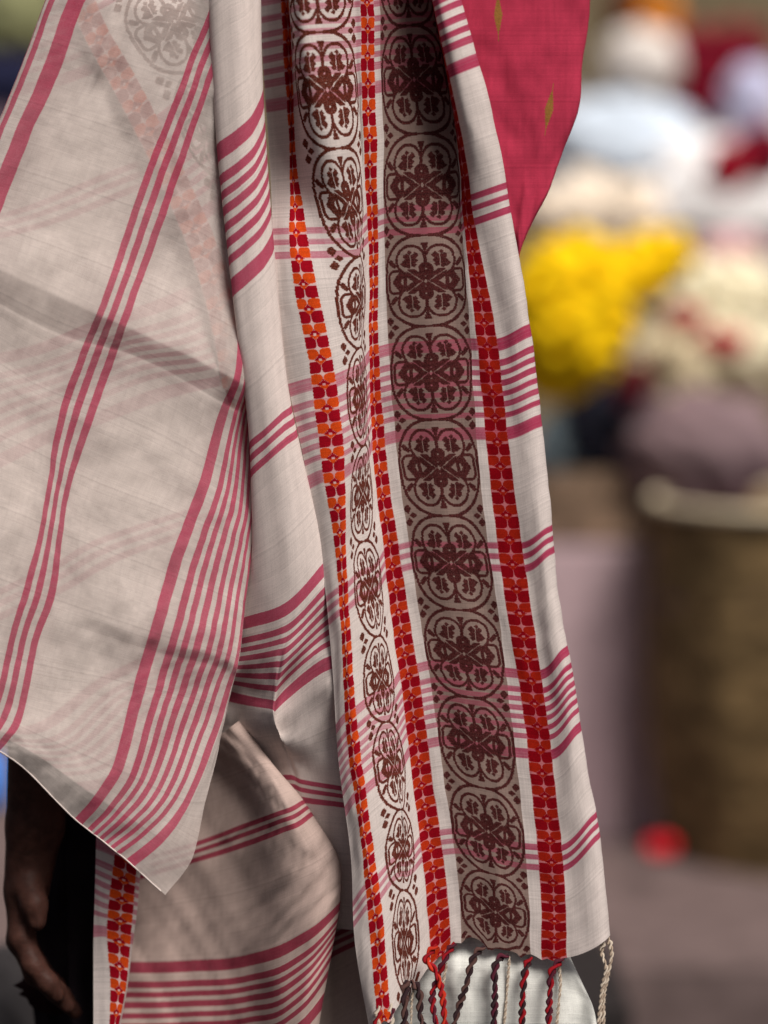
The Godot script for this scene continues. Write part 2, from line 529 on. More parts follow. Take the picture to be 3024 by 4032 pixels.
func build_stole(tex: Texture2D) -> void:
	var base := at(1900, 3760, 0)
	var t := thing("bordered_stole", base, "long white handloom stole end with brown medallion columns, red and orange bands and knotted tassels", "stole")
	var n := noise(21, 0.0035)
	var vs := ROW_V.duplicate()
	var c := cloth(STOLE_US, vs, stole_net(), 22.0, 14, func(u, v, _q):
		var y: float = v * 370.0
		var z := 0.22 * n.get_noise_2d(u * 1.6, y * 0.5) + 0.07 * n.get_noise_2d(u * 5.0, y * 2.0 + 900.0)
		var x := 5.0 * n.get_noise_2d(u * 0.3 + 50.0, y * 1.3) * smooth01(0.0, 60.0, u)
		var dy := 0.0
		var low := smooth01(10.55, 11.0, v)
		if low > 0.0:
			for r in ROOTS:
				dy += 20.0 * exp(-pow((u - r[0]) / r[1], 2.0))
			dy -= 8.0
		return Vector3(x, dy * low, z))
	var uv := func(u, v): return Vector4(u / 1520.0, v / ROWS, u / 260.0, v * 370.0 / 260.0)
	var m := cloth_mat(tex, false, 0.3)
	var cuts := [["selvedge_strip", 0, 1], ["red_orange_band", 1, 2], ["plain_strip", 2, 3], ["medallion_column", 3, 4], ["plain_strip", 4, 5], ["red_orange_band", 5, 6], ["plain_strip", 6, 7], ["medallion_column", 7, 9], ["plain_strip", 9, 10], ["red_orange_band", 10, 11], ["striped_flap", 11, 14]]
	for k in cuts:
		part(k[0], strip(c, k[1], k[2], uv, base), m, t)
	# tassels: twisted cords knotted from the warp ends
	var dark := plain(col(54, 38, 42), 0.8)
	var dark2 := plain(col(92, 66, 62), 0.8)
	var red := plain(col(150, 24, 34), 0.8)
	var red2 := plain(col(190, 52, 34), 0.8)
	var plum := plain(col(84, 34, 48), 0.8)
	var pale := plain(col(214, 200, 182), 0.8)
	var pale2 := plain(col(176, 158, 140), 0.8)
	tassel(t, base, [[1722, 3722, 1.0], [1690, 3752, 1.1], [1679, 3780, 1.2], [1708, 3815, 1.3], [1730, 3865, 1.4], [1742, 3930, 1.5], [1752, 4045, 1.5]], 10.5, red, red2)
	tassel(t, base, [[1792, 3712, 1.0], [1766, 3745, 1.1], [1742, 3800, 1.2], [1722, 3850, 1.0], [1702, 3920, 1.1], [1706, 3980, 1.2], [1722, 4045, 1.3]], 10.0, red, plum)
	tassel(t, base, [[1910, 3728, 0.8], [1880, 3748, 0.9], [1858, 3790, 1.0], [1838, 3870, 1.1], [1812, 3945, 1.1], [1786, 4045, 1.1]], 10.5, dark, dark2)
	tassel(t, base, [[2003, 3762, 0.8], [1968, 3772, 0.9], [1952, 3800, 1.0], [1949, 3890, 1.0], [1944, 4045, 1.0]], 10.5, dark, plum)
	tassel(t, base, [[2092, 3766, 1.0], [2078, 3790, 1.1], [2064, 3850, 1.2], [2058, 3920, 1.2], [2054, 4045, 1.2]], 10.5, dark, red)
	tassel(t, base, [[2218, 3768, 1.2], [2196, 3792, 1.3], [2176, 3820, 1.4], [2166, 3900, 1.4], [2158, 4045, 1.4]], 10.5, red, plum)
	tassel(t, base, [[1606, 3860, 0.6], [1596, 3890, 0.7], [1594, 3950, 0.8], [1592, 4045, 0.8]], 12.0, dark, dark2)
	tassel(t, base, [[1618, 3860, 0.4], [1646, 3895, 0.5], [1654, 3950, 0.5], [1652, 3990, 0.5], [1668, 4045, 0.5]], 10.5, dark, dark2)
	tassel(t, base, [[1490, 3960, 1.8], [1486, 4000, 1.8], [1482, 4045, 1.8]], 10.0, red, pale)
	tassel(t, base, [[1536, 3950, 1.6], [1540, 4000, 1.6], [1536, 4045, 1.6]], 10.0, plum, pale)
	tassel(t, base, [[2006, 3766, 0.2], [1999, 3860, 0.2], [1994, 3930, 0.2], [1984, 4045, 0.2]], 4.5, pale2, pale)
	tassel(t, base, [[2198, 3790, 0.6], [2206, 3860, 0.6], [2200, 3950, 0.6], [2190, 4045, 0.6]], 5.0, pale2, pale)
	tassel(t, base, [[1760, 3790, 0.2], [1752, 3830, 0.2], [1744, 3880, 0.2]], 4.5, pale2, pale)
	tassel(t, base, [[2378, 3694, 1.3], [2368, 3745, 1.3], [2386, 3810, 1.4], [2372, 3890, 1.4], [2356, 4045, 1.4]], 6.5, pale, pale2)
	tassel(t, base, [[2394, 3690, 1.2], [2408, 3760, 1.2], [2396, 3825, 1.2], [2380, 3900, 1.2], [2374, 4045, 1.2]], 6.5, pale, pale2)
	tassel(t, base, [[1634, 3868, 0.2], [1624, 3920, 0.2], [1618, 4045, 0.2]], 4.0, pale2, pale)

func tassel(parent: Node3D, base: Vector3, path: Array, r_px: float, a: Material, b: Material) -> void:
	var ks := []
	var xs := []
	var ys := []
	var zs := []
	var run := 0.0
	for i in path.size():
		if i > 0:
			run += Vector2(path[i][0] - path[i - 1][0], path[i][1] - path[i - 1][1]).length()
		ks.append(run)
		xs.append(float(path[i][0]))
		ys.append(float(path[i][1]))
		zs.append(float(path[i][2]))
	var steps := int(run / 5.0)
	var r := r_px * 1.18 * MPP
	var m := ArrayMesh.new()
	for s in 2:
		var st := SurfaceTool.new()
		st.begin(Mesh.PRIMITIVE_TRIANGLES)
		st.set_smooth_group(0)
		for i in steps + 1:
			var d := run * i / steps
			var p := at(curve(ks, xs, d), curve(ks, ys, d), curve(ks, zs, d))
			var q := at(curve(ks, xs, minf(d + 3, run)), curve(ks, ys, minf(d + 3, run)), curve(ks, zs, minf(d + 3, run)))
			var o := at(curve(ks, xs, maxf(d - 3, 0)), curve(ks, ys, maxf(d - 3, 0)), curve(ks, zs, maxf(d - 3, 0)))
			var t := (q - o).normalized()
			var e1 := t.cross(eye.basis.z).normalized()
			var e2 := t.cross(e1)
			var g := d / (r_px * 3.6) * TAU * 0.5 + PI * s + 0.5 * sin(d * 0.03)
			var grow := (smooth01(0.0, 30.0, d) * 0.35 + 0.65) * (1.0 + 0.55 * exp(-pow((d - 26.0) / 11.0, 2.0)) + 0.14 * sin(d * 0.043 + r_px) + 0.1 * sin(d * 0.11 + s))
			var mid := p + (e1 * cos(g) + e2 * sin(g)) * r * 0.55 * grow
			for k in 7:
				var h := TAU * k / 6.0
				st.set_normal(e1 * cos(h) + e2 * sin(h))
				st.add_vertex(mid + (e1 * cos(h) + e2 * sin(h)) * r * 0.62 * grow - base)
		for i in steps:
			for k in 6:
				var v := i * 7 + k
				for j in [v, v + 7, v + 1, v + 1, v + 7, v + 8]:
					st.add_index(j)
		# loose fibres standing off the cord
		var rng := RandomNumberGenerator.new()
		rng.seed = int(run * 10.0) + s
		for i in int(run / 9.0):
			var d := rng.randf_range(10.0, run)
			var p := at(curve(ks, xs, d), curve(ks, ys, d), curve(ks, zs, d)) - base
			var out := (eye.basis.x * rng.randf_range(-1, 1) + eye.basis.z * rng.randf_range(-0.4, 1)).normalized()
			var run_down := -eye.basis.y * rng.randf_range(-0.4, 1.6)
			var w := eye.basis.y.cross(out).normalized() * 0.00012
			var tip := p + out * r * rng.randf_range(1.3, 2.1) + run_down * r
			st.set_normal(eye.basis.z)
			st.add_vertex(p + out * r * 0.8 - w)
			st.add_vertex(p + out * r * 0.8 + w + eye.basis.y * 0.0002)
			st.add_vertex(tip)
			var first: int = (steps + 1) * 7 + i * 3
			for j in 3:
				st.add_index(first + j)
		st.set_material(a if s == 0 else b)
		st.commit(m)
	part("tassel", m, null, parent)

# ---------------------------------------------------------------- striped drapes
func grid(rows: Array) -> Array:       # [[x, y, z], ...] rows to vectors
	var out := []
	for r in rows:
		var q := []
		for p in r:
			q.append(Vector3(p[0], p[1], p[2]))
		out.append(q)
	return out

func build_shawl(sheer: Material, solid: Material, faint: Material, stole_mat: Material) -> void:
	var base := at(660, 3524, 2)
	var t := thing("striped_shawl", base, "sheer white cotton shawl with dark pink stripes draped over the arm, its corner pointing down", "shawl")
	# the broad left fall
	var us := [352.0, 432.0, 570.0, 1000.0, 1118.0, 1548.0, 1948.0, 2100.0]
	var rows := [
		[[300, -320, 0.0], [255, -175, 1.4], [410, -110, 2.2], [870, -60, 2.2], [965, -10, 2.0], [960, 80, -0.6], [988, 110, -1.8], [992, 140, -2.4]],
		[[215, -10, 0.0], [179, 0, 1.4], [326, 40, 2.3], [763, 186, 2.2], [865, 235, 1.9], [955, 300, -0.6], [988, 340, -1.8], [992, 360, -2.4]],
		[[130, 215, 0.0], [99, 219, 1.5], [248, 268, 2.4], [683, 400, 2.2], [790, 449, 2.0], [930, 520, -0.2], [985, 560, -1.8], [990, 580, -2.4]],
		[[30, 460, 0.0], [0, 464, 1.5], [140, 505, 2.5], [577, 663, 2.3], [700, 715, 2.2], [920, 820, 0.2], [985, 870, -1.8], [990, 890, -2.4]],
		[[-75, 690, 0.0], [-100, 700, 1.5], [45, 745, 2.6], [500, 888, 2.5], [628, 925, 2.4], [920, 1090, 0.5], [995, 1160, -1.6], [1000, 1180, -2.2]],
		[[-190, 960, 0.4], [-205, 970, 2.0], [-55, 1035, 3.0], [380, 1232, 3.0], [499, 1284, 3.0], [920, 1488, 1.9], [1020, 1560, -1.2], [1030, 1590, -2.0]],
		[[-200, 1085, 0.2], [-215, 1090, 1.3], [-80, 1166, 2.4], [327, 1360, 2.4], [462, 1390, 2.4], [873, 1597, 1.4], [1040, 1700, -1.0], [1090, 1750, -1.8]],
		[[-300, 1330, 0.4], [-320, 1340, 1.4], [-180, 1420, 2.1], [228, 1647, 2.2], [354, 1698, 2.2], [785, 1895, 1.4], [1008, 2060, -0.6], [960, 2110, -1.8]],
		[[-340, 1600, 0.4], [-360, 1610, 1.4], [-220, 1690, 2.2], [190, 1875, 2.4], [278, 1926, 2.4], [709, 2094, 1.8], [985, 2240, -0.2], [930, 2290, -1.6]],
		[[-370, 1800, 0.4], [-390, 1810, 1.4], [-250, 1880, 2.3], [163, 2050, 2.6], [250, 2092, 2.6], [656, 2248, 2.0], [964, 2400, 0.2], [905, 2450, -1.3]],
		[[-430, 2050, 0.4], [-450, 2060, 1.4], [-310, 2120, 2.4], [102, 2285, 2.6], [222, 2330, 2.6], [597, 2460, 2.6], [942, 2590, 0.8], [885, 2640, -0.8]],
		[[-490, 2290, 0.4], [-510, 2300, 1.4], [-370, 2350, 2.4], [34, 2516, 2.5], [150, 2545, 2.5], [540, 2650, 2.2], [900, 2750, 0.8], [882, 2800, -0.2]],
		[[-530, 2470, 0.4], [-550, 2480, 1.4], [-400, 2530, 2.4], [0, 2677, 2.5], [116, 2720, 2.5], [506, 2780, 2.2], [852, 2910, 1.1], [862, 2950, 0.6]],
		[[-560, 2640, 0.4], [-580, 2650, 1.4], [-430, 2700, 2.4], [-40, 2800, 2.6], [78, 2858, 2.7], [440, 3020, 2.5], [752, 3160, 1.8], [806, 3160, 1.3]],
		[[-580, 2740, 0.4], [-600, 2750, 1.4], [-450, 2790, 2.4], [-80, 2870, 2.6], [36, 2915, 2.7], [372, 3132, 2.5], [655, 3312, 2.0], [752, 3390, 1.6]],
		[[-600, 2780, 0.2], [-620, 2790, 1.2], [-470, 2830, 2.1], [-110, 2905, 2.2], [0, 2958, 2.3], [295, 3224, 2.1], [532, 3416, 1.8], [652, 3524, 1.7]],
	]
	var vs := [0.0, 250.0, 480.0, 760.0, 1000.0, 1360.0, 1490.0, 1790.0, 2030.0, 2210.0, 2450.0, 2680.0, 2840.0, 3000.0, 3130.0, 3240.0]
	var n := noise(7, 0.0016)
	var n2 := noise(8, 0.006)
	var c := cloth(us, vs, grid(rows), 22.0, 20, func(u, v, q):
		var z := 0.55 * n.get_noise_2d(u * 1.4 + v * 0.3, v * 0.6) + 0.2 * n2.get_noise_2d(u, v * 0.6)
		# pressed fold lines that run across the cloth and a pinched pleat near the shoulder
		var line: float = v + (u - 1000.0) * 0.05
		z += 0.6 * tent(v, 1130.0, 1362.0, 1486.0) + 0.12 * tent(v, 1474.0, 1490.0, 1570.0)
		z += 0.27 * tent(v + 14.0 * n.get_noise_1d(u * 2.0), 2160.0, 2512.0, 2566.0) * smooth01(1180.0, 1420.0, u)
		z += 0.14 * tent(v - 0.06 * u, 1640.0, 1700.0, 1850.0)
		z += 0.40 * exp(-pow((u - 655.0 - 0.10 * v) / 16.0, 2.0)) * (1.0 - smooth01(420.0, 560.0, v))
		z -= 0.45 * exp(-pow((u - 695.0 - 0.10 * v) / 26.0, 2.0)) * (1.0 - smooth01(420.0, 620.0, v))
		z += 0.25 * exp(-pow((u - 610.0 - 0.02 * v) / 8.0, 2.0)) * smooth01(450.0, 600.0, v) * (1.0 - smooth01(900.0, 1100.0, v))
		return Vector3(3.0 * n2.get_noise_2d(u + 300.0, v), 0, z * smooth01(352.0, 520.0, u)))
	var uv := func(u, v): return Vector4((u - 1000.0) / PERIOD, v / 700.0, u / 260.0, v / 260.0)
	part("left_fall", strip(c, 0, 7, uv, base), sheer, t)
	var hem := []
	for k in range(0, c.wide, 2):
		hem.append(c.p[c.high - 1][k])
	part("hem", cord(hem, 0.0006, base), solid, t)
	# the layer under it, with a border of its own that shows faintly through
	var us2 := [110.0, 210.0, 250.0, 580.0, 640.0]
	var rows2 := [
		[[240, -140, 0.9], [340, -190, 0.9], [390, -210, 0.8], [700, -330, 0.2], [760, -360, 0.0]],
		[[300, 75, 1.0], [385, 20, 1.0], [430, -5, 0.9], [740, -170, 0.2], [800, -200, 0.0]],
		[[470, 400, 1.1], [555, 335, 1.1], [600, 300, 1.0], [860, 140, -0.6], [890, 110, -1.2]],
		[[640, 740, 1.2], [735, 690, 1.2], [775, 660, 1.0], [920, 570, -1.0], [950, 550, -1.6]],
		[[770, 1060, 0.9], [870, 1000, 0.9], [905, 975, 0.7], [985, 920, -1.6], [1000, 900, -2.2]],
		[[855, 1400, 0.2], [950, 1360, 0.2], [985, 1340, 0.0], [1030, 1310, -2.0], [1040, 1300, -2.4]],
		[[900, 1800, -0.6], [985, 1780, -0.6], [1010, 1770, -0.8], [1060, 1740, -2.4], [1070, 1730, -2.6]],
	]
	var vs2 := [0.0, 240.0, 620.0, 1000.0, 1340.0, 1690.0, 2090.0]
	var c2 := cloth(us2, vs2, grid(rows2), 40.0, 8, func(u, v, _q): return Vector3(0, 0, 0.12 * n2.get_noise_2d(u, v)))
	var uv2 := func(u, v): return Vector4(u / 1520.0, (v * 0.0024 + 2.35) / ROWS, u / 260.0, v / 260.0)
	part("under_layer", strip(c2, 0, 4, uv2, base), stole_mat, t)
	# the fall is doubled lower down: the second layer's stripes lie the other way
	var rows4 := []
	for r in 15:
		var row := []
		for k in 7:
			var q: Array = rows[r][k]
			row.append([q[0], q[1], q[2] - (1.3 if r > 5 else 2.4)])
		rows4.append(row)
	var c4 := cloth(us.slice(0, 7), vs.slice(0, 15), grid(rows4), 50.0, 8, func(u, v, _q): return Vector3.ZERO)
	part("under_layer", strip(c4, 0, 6, func(u, v): return Vector4((u * 0.75 + v * 0.8 + 60.0) / PERIOD, u / 700.0, u / 260.0, v / 260.0), base), faint, t)
	# the rolled fall beside it, its stripes running across
	var ux := [0.0, 40.0, 110.0, 190.0, 250.0, 290.0]
	var rr := [
		[[850, -180, -0.6], [800, -230, 1.6], [870, -300, 3.0], [960, -350, 2.6], [1020, -430, 1.2], [985, -470, -0.6]],
		[[850, 0, -0.6], [814, -40, 1.6], [880, -110, 3.0], [970, -160, 2.6], [1025, -240, 1.2], [990, -280, -0.6]],
		[[890, 600, -0.6], [853, 577, 1.6], [925, 515, 3.0], [1000, 440, 2.6], [1036, 335, 1.2], [1000, 300, -0.6]],
		[[960, 1200, -0.6], [918, 1187, 1.6], [970, 1130, 2.8], [1050, 1050, 2.4], [1080, 975, 1.1], [1050, 930, -0.6]],
		[[1020, 1760, -0.8], [982, 1748, 1.0], [1040, 1690, 2.3], [1110, 1625, 2.2], [1147, 1592, 1.1], [1120, 1570, -0.6]],
		[[1030, 1900, -0.8], [988, 1892, 0.8], [1052, 1822, 2.1], [1130, 1755, 2.1], [1174, 1718, 1.1], [1150, 1700, -0.6]],
		[[930, 2440, -1.6], [985, 2424, -0.6], [1097, 2388, 1.1], [1190, 2315, 1.5], [1276, 2213, 0.9], [1300, 2190, 0.0]],
		[[850, 2790, -4.6], [905, 2795, -4.0], [1060, 2765, -0.6], [1115, 2800, -0.8], [1305, 2645, 0.0], [1335, 2625, -0.8]],
		[[900, 3080, -7.0], [980, 3070, -5.8], [1130, 3050, -3.6], [1200, 3072, -2.8], [1345, 3095, -1.5], [1390, 3100, -1.8]],
		[[900, 3180, -7.2], [990, 3170, -6.0], [1140, 3150, -4.2], [1210, 3166, -3.2], [1352, 3182, -1.9], [1400, 3190, -2.2]],
		[[900, 3660, -7.6], [1000, 3650, -7.0], [1150, 3640, -5.8], [1220, 3645, -5.4], [1370, 3660, -4.2], [1430, 3665, -4.2]],
	]
	var ur := [1000.0, 1118.0, 1548.0, 1948.0, 2378.0, 2496.0, 2926.0, 3326.0, 3756.0, 3874.0, 4270.0]
	var n3 := noise(17, 0.004)
	var c3 := cloth(ux, ur, grid(rr), 12.0, 14, func(u, v, q):
		var z := 0.12 * n3.get_noise_2d(u * 2.0, v * 0.5)
		# crumples low down where the fall is gathered
		var g := exp(-pow((v - 3290.0) / 240.0, 2.0))
		z += g * (0.9 * n3.get_noise_2d(u * 2.6, v * 0.9) + 0.5 * sin(u * 0.045 + v * 0.012))
		var soft := exp(-pow((v - 3560.0) / 190.0, 2.0))
		z += soft * 0.7 * n3.get_noise_2d(u * 2.2 + 70.0, v * 0.8)
		var y := 34.0 * exp(-pow((v - 3280.0) / 130.0, 2.0)) * sin((u - 70.0) * 0.034)
		return Vector3(0, y, z))
	var uv3 := func(u, v): return Vector4((v - 1000.0) / PERIOD, u / 500.0, u / 300.0, v / 260.0)
	part("rolled_fall", strip(c3, 0, 5, uv3, base), solid, t)

func build_skirt(mat: Material, stole_mat: Material) -> void:
	var base := at(1000, 4200, -3)
	var t := thing("wrapped_skirt", base, "beige handloom wrap skirt with dark pink stripes, in shade under the shawl's corner", "skirt")
	var ux := [0.0, 320.0, 540.0, 690.0, 770.0, 800.0, 850.0]
	var rows := [
		[[500, 3020, -8.4], [700, 2960, -7.6], [800, 2930, -5.9], [880, 2884, -4.1], [922, 2852, -3.8], [945, 2836, -4.2], [950, 2850, -5.4]],
		[[480, 3160, -8.6], [750, 3090, -7.6], [900, 3040, -5.4], [985, 3008, -2.6], [1040, 2990, -2.3], [1062, 2992, -2.8], [1060, 3006, -4.4]],
		[[450, 3400, -8.8], [760, 3318, -7.6], [970, 3240, -4.8], [1090, 3196, -1.3], [1160, 3170, -1.1], [1192, 3150, -1.9], [1190, 3170, -3.8]],
		[[440, 3500, -8.8], [755, 3402, -7.6], [970, 3336, -4.8], [1115, 3280, -1.2], [1195, 3246, -1.0], [1232, 3215, -1.8], [1226, 3230, -3.8]],
		[[430, 3640, -8.8], [760, 3600, -7.8], [985, 3562, -5.0], [1180, 3488, -1.2], [1290, 3428, -0.9], [1334, 3390, -1.7], [1318, 3400, -3.8]],
		[[430, 3790, -8.8], [760, 3781, -8.0], [985, 3757, -5.2], [1160, 3692, -1.4], [1280, 3612, -0.9], [1336, 3555, -1.7], [1318, 3556, -3.8]],
		[[430, 4035, -8.8], [760, 4025, -8.0], [985, 4006, -5.2], [1140, 3955, -1.6], [1250, 3845, -0.9], [1304, 3760, -1.7], [1285, 3758, -3.8]],
		[[430, 4190, -8.8], [760, 4180, -8.0], [985, 4162, -5.2], [1120, 4120, -1.7], [1220, 4040, -1.0], [1264, 3985, -1.8], [1245, 3988, -3.8]],
		[[430, 4390, -8.8], [760, 4380, -8.0], [985, 4362, -5.2], [1110, 4310, -1.8], [1200, 4220, -1.1], [1238, 4175, -1.9], [1215, 4178, -3.8]],
	]
	var vs := [3330.0, 3500.0, 3756.0, 3874.0, 4100.0, 4304.0, 4550.0, 4704.0, 4900.0]
	var n := noise(31, 0.004)
	var c := cloth(ux, vs, grid(rows), 22.0, 10, func(u, v, q):
		var z := 0.25 * n.get_noise_2d(u, v * 0.4)
		for pull in [[4010.0, 0.55, 0.2], [4120.0, 0.75, 0.15], [4215.0, 0.42, 0.14], [3650.0, 0.6, 0.14], [3540.0, 0.3, 0.12]]:
			var line: float = v + (u - 700.0) * pull[1] - pull[0] + 30.0 * n.get_noise_1d(u * 1.5 + pull[0])
			z += pull[2] * exp(-pow(line / 17.0, 2.0)) * smooth01(330.0, 650.0, u)
			z -= pull[2] * 0.8 * exp(-pow((line - 30.0) / 22.0, 2.0)) * smooth01(330.0, 650.0, u)
		z += 0.3 * n.get_noise_2d(u * 0.9 + v * 0.8, v * 0.25 - u * 0.3) + 0.25 * n.get_noise_2d(u * 2.2 - v * 1.1, 300.0)
		z += 0.22 * smooth01(520.0, 700.0, u) * n.get_noise_2d(u * 4.5, v * 0.6 + 100.0)
		return Vector3(0, 0, z))
	var uv := func(u, v): return Vector4((v - 1000.0) / PERIOD, u / 700.0, u / 260.0, v / 260.0)
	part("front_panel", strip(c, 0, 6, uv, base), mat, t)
	# the inner panel far back between the front panel and the stole
	var ub := [0.0, 200.0, 400.0, 700.0]
	var back := [
		[[1060, 3250, -8.5], [1210, 3230, -6.5], [1400, 3200, -5.0], [1700, 3170, -5.0]],
		[[1060, 3745, -8.5], [1210, 3720, -6.5], [1390, 3640, -5.0], [1700, 3560, -5.0]],
		[[1060, 3855, -8.5], [1210, 3822, -6.5], [1395, 3728, -5.0], [1700, 3640, -5.0]],
		[[1060, 4300, -8.5], [1210, 4270, -6.5], [1400, 4180, -5.0], [1700, 4080, -5.0]],
	]
	var c2 := cloth(ub, [550.0, 1000.0, 1118.0, 1500.0], grid(back), 40.0, 10, func(u, v, q): return Vector3(0, 0, 0.2 * n.get_noise_2d(u, v * 0.5)))
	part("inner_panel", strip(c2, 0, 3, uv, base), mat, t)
	# the bordered edge that hangs at its left
	var ue := [0.0, 110.0, 210.0, 235.0]
	var edge := [
		[[380, 3170, -4.4], [455, 3200, -4.1], [550, 3260, -4.3], [572, 3275, -4.8]],
		[[378, 3320, -4.4], [450, 3350, -4.1], [540, 3400, -4.3], [556, 3410, -4.8]],
		[[372, 3560, -4.4], [424, 3580, -4.1], [524, 3600, -4.3], [538, 3604, -4.8]],
		[[368, 3690, -4.4], [420, 3690, -4.1], [514, 3715, -4.3], [522, 3720, -4.8]],
		[[368, 3860, -4.4], [433, 3860, -4.1], [498, 3880, -4.3], [502, 3885, -4.8]],
		[[368, 4040, -4.4], [430, 4040, -4.1], [468, 4040, -4.3], [472, 4045, -4.8]],
	]
	var c4 := cloth(ue, [3.86, 4.22, 4.87, 5.21, 5.65, 6.12], grid(edge), 14.0, 10, func(u, v, q): return Vector3(0, 0, 0.08 * n.get_noise_2d(u * 3.0, v * 300.0)))
	var uv4 := func(u, v): return Vector4(u / 1520.0, v / ROWS, u / 260.0, v)
	part("side_border", strip(c4, 0, 3, uv4, base), stole_mat, t)

func build_small_cloths() -> void:
	# crimson pink cloth with woven gold motifs
	var im := Image.create(512, 1024, false, Image.FORMAT_RGB8)
	var rng := RandomNumberGenerator.new()
	rng.seed = 9
	var n := noise(41, 0.01)
	for y in 1024:
		var rowk := rng.randf_range(-0.03, 0.03)
		for x in 512:
			var k := 1.0 + rowk + rng.randf_range(-0.05, 0.05) + 0.05 * n.get_noise_2d(x * 3.0, y * 0.6)
			var q := col(190 * k, 60 * k, 86 * k)
			for s in [[205, 60, 0.0], [397, 432, 0.16]]:
				var dx: float = x - s[0]
				var dy: float = y - s[1]
				var px: float = dx * cos(s[2]) + dy * sin(s[2])
				var py: float = dy * cos(s[2]) - dx * sin(s[2])
				var half := 16.0 * pow(maxf(0.0, 1.0 - absf(py) / 76.0), 0.8)
				half += 2.0 * sin(py * 0.55)
				if absf(py) < 76.0 and absf(px) < maxf(half, 1.6) or (absf(py) < 105.0 and absf(px) < 1.3):
					var g := 1.0 + rng.randf_range(-0.2, 0.25)
					q = col(150 * g, 108 * g, 56 * g)
			im.set_pixel(x, y, q)
	var m := cloth_mat(ImageTexture.create_from_image(im), false, 0.2)
	var base := at(2040, 958, -3)
	var t := thing("pink_cloth", base, "crimson pink cotton cloth with small gold woven spindles, hanging behind the stole's right edge", "cloth")
	var us := [0.0, 200.0, 330.0, 440.0, 500.0]
	var rows := [
		[[1700, -150, -2.6], [2000, -150, -2.2], [2200, -150, -2.4], [2330, -150, -3.0], [2300, -150, -4.2]],
		[[1740, 60, -2.6], [2010, 60, -2.2], [2200, 60, -2.4], [2321, 60, -3.0], [2290, 60, -4.2]],
		[[1800, 270, -2.6], [2020, 270, -2.2], [2180, 270, -2.3], [2292, 265, -3.0], [2265, 275, -4.2]],
		[[1850, 430, -2.6], [2030, 430, -2.2], [2170, 430, -2.3], [2280, 425, -3.0], [2250, 440, -4.2]],
		[[1880, 600, -2.6], [2040, 600, -2.2], [2140, 600, -2.3], [2217, 598, -2.9], [2195, 610, -4.2]],
		[[1930, 770, -2.6], [2050, 770, -2.2], [2110, 770, -2.3], [2160, 755, -2.8], [2140, 770, -4.2]],
		[[1970, 920, -2.6], [2040, 920, -2.3], [2074, 910, -2.4], [2104, 862, -2.7], [2090, 880, -4.0]],
		[[2000, 1060, -2.6], [2040, 1030, -2.4], [2046, 1000, -2.5], [2052, 962, -2.7], [2046, 980, -3.8]],
	]
	var vs := [0.0, 200.0, 400.0, 560.0, 720.0, 880.0, 1030.0, 1150.0]
	var nn := noise(43, 0.003)
	var c := cloth(us, vs, grid(rows), 20.0, 8, func(u, v, q): return Vector3(2.0 * nn.get_noise_2d(v * 4.0, 0.0), 0, 0.55 * nn.get_noise_2d(u * 1.2, v * 0.7)))
	# the print lies in the cloth's own plane: a motif keeps its shape where the cloth is cut to a curve
	for r in c.high:
		pass
	var uv := func(u, v):
		var x := 0.0
		var y := 0.0
		var xs := []
		var ys := []
		for q in rows:
			var cx := []
			var cy := []
			for p in q:
				cx.append(float(p[0]))
				cy.append(float(p[1]))
			xs.append(curve(us, cx, u))
			ys.append(curve(us, cy, u))
		x = curve(vs, xs, v)
		y = curve(vs, ys, v)
		return Vector4((x - 1748.0) / 512.0 * 0.96, (y + 2.0) / 1024.0, x / 260.0, y / 260.0)
	part("cloth_panel", strip(c, 0, 4, uv, base), m, t)

	# white gathered skirt under the fringe
	var wm := cloth_mat(flat_texture(col(240, 242, 236)), false, 0.3)
	base = at(1900, 4032, -3)
	t = thing("white_petticoat", base, "plain white gathered cotton petticoat puffing out below the stole's tassels", "petticoat")
	us = [0.0, 100.0, 300.0, 500.0, 640.0, 700.0, 740.0]
	rows = [
		[[1520, 3600, -3.6], [1640, 3560, -3.2], [1850, 3560, -2.8], [2060, 3600, -1.2], [2200, 3640, -2.8], [2225, 3660, -3.2], [2215, 3670, -4.6]],
		[[1500, 3740, -3.4], [1630, 3700, -3.0], [1850, 3690, -2.4], [2060, 3700, -0.8], [2215, 3730, -2.2], [2245, 3770, -2.9], [2225, 3790, -4.6]],
		[[1490, 3860, -3.4], [1620, 3820, -2.8], [1850, 3810, -0.8], [2070, 3820, -0.2], [2250, 3830, -0.4], [2296, 3880, -1.2], [2270, 3900, -4.6]],
		[[1480, 3960, -3.4], [1610, 3930, -2.8], [1850, 3920, -0.5], [2080, 3930, 0.0], [2280, 3935, -0.3], [2334, 3960, -1.0], [2310, 3980, -4.6]],
		[[1475, 4100, -3.4], [1600, 4100, -2.8], [1850, 4100, -0.5], [2090, 4100, 0.0], [2300, 4100, -0.2], [2362, 4100, -1.0], [2335, 4110, -4.6]],
	]
	var gn := noise(51, 0.004)
	c = cloth(us, [0.0, 140.0, 260.0, 370.0, 520.0], grid(rows), 12.0, 12, func(u, v, q):
		var z := 0.34 * sin(u * 0.055 + 1.8 * gn.get_noise_1d(v * 1.2)) * (0.5 + 0.5 * gn.get_noise_2d(u * 0.8, v * 0.4 + 40.0))
		z += 0.3 * gn.get_noise_2d(u * 2.4, v * 0.5)
		return Vector3(0, 0, z))
	part("gathered_panel", strip(c, 0, 6, func(u, v): return Vector4(u / 300.0, v / 300.0, u / 300.0, v / 300.0), base), wm, t)

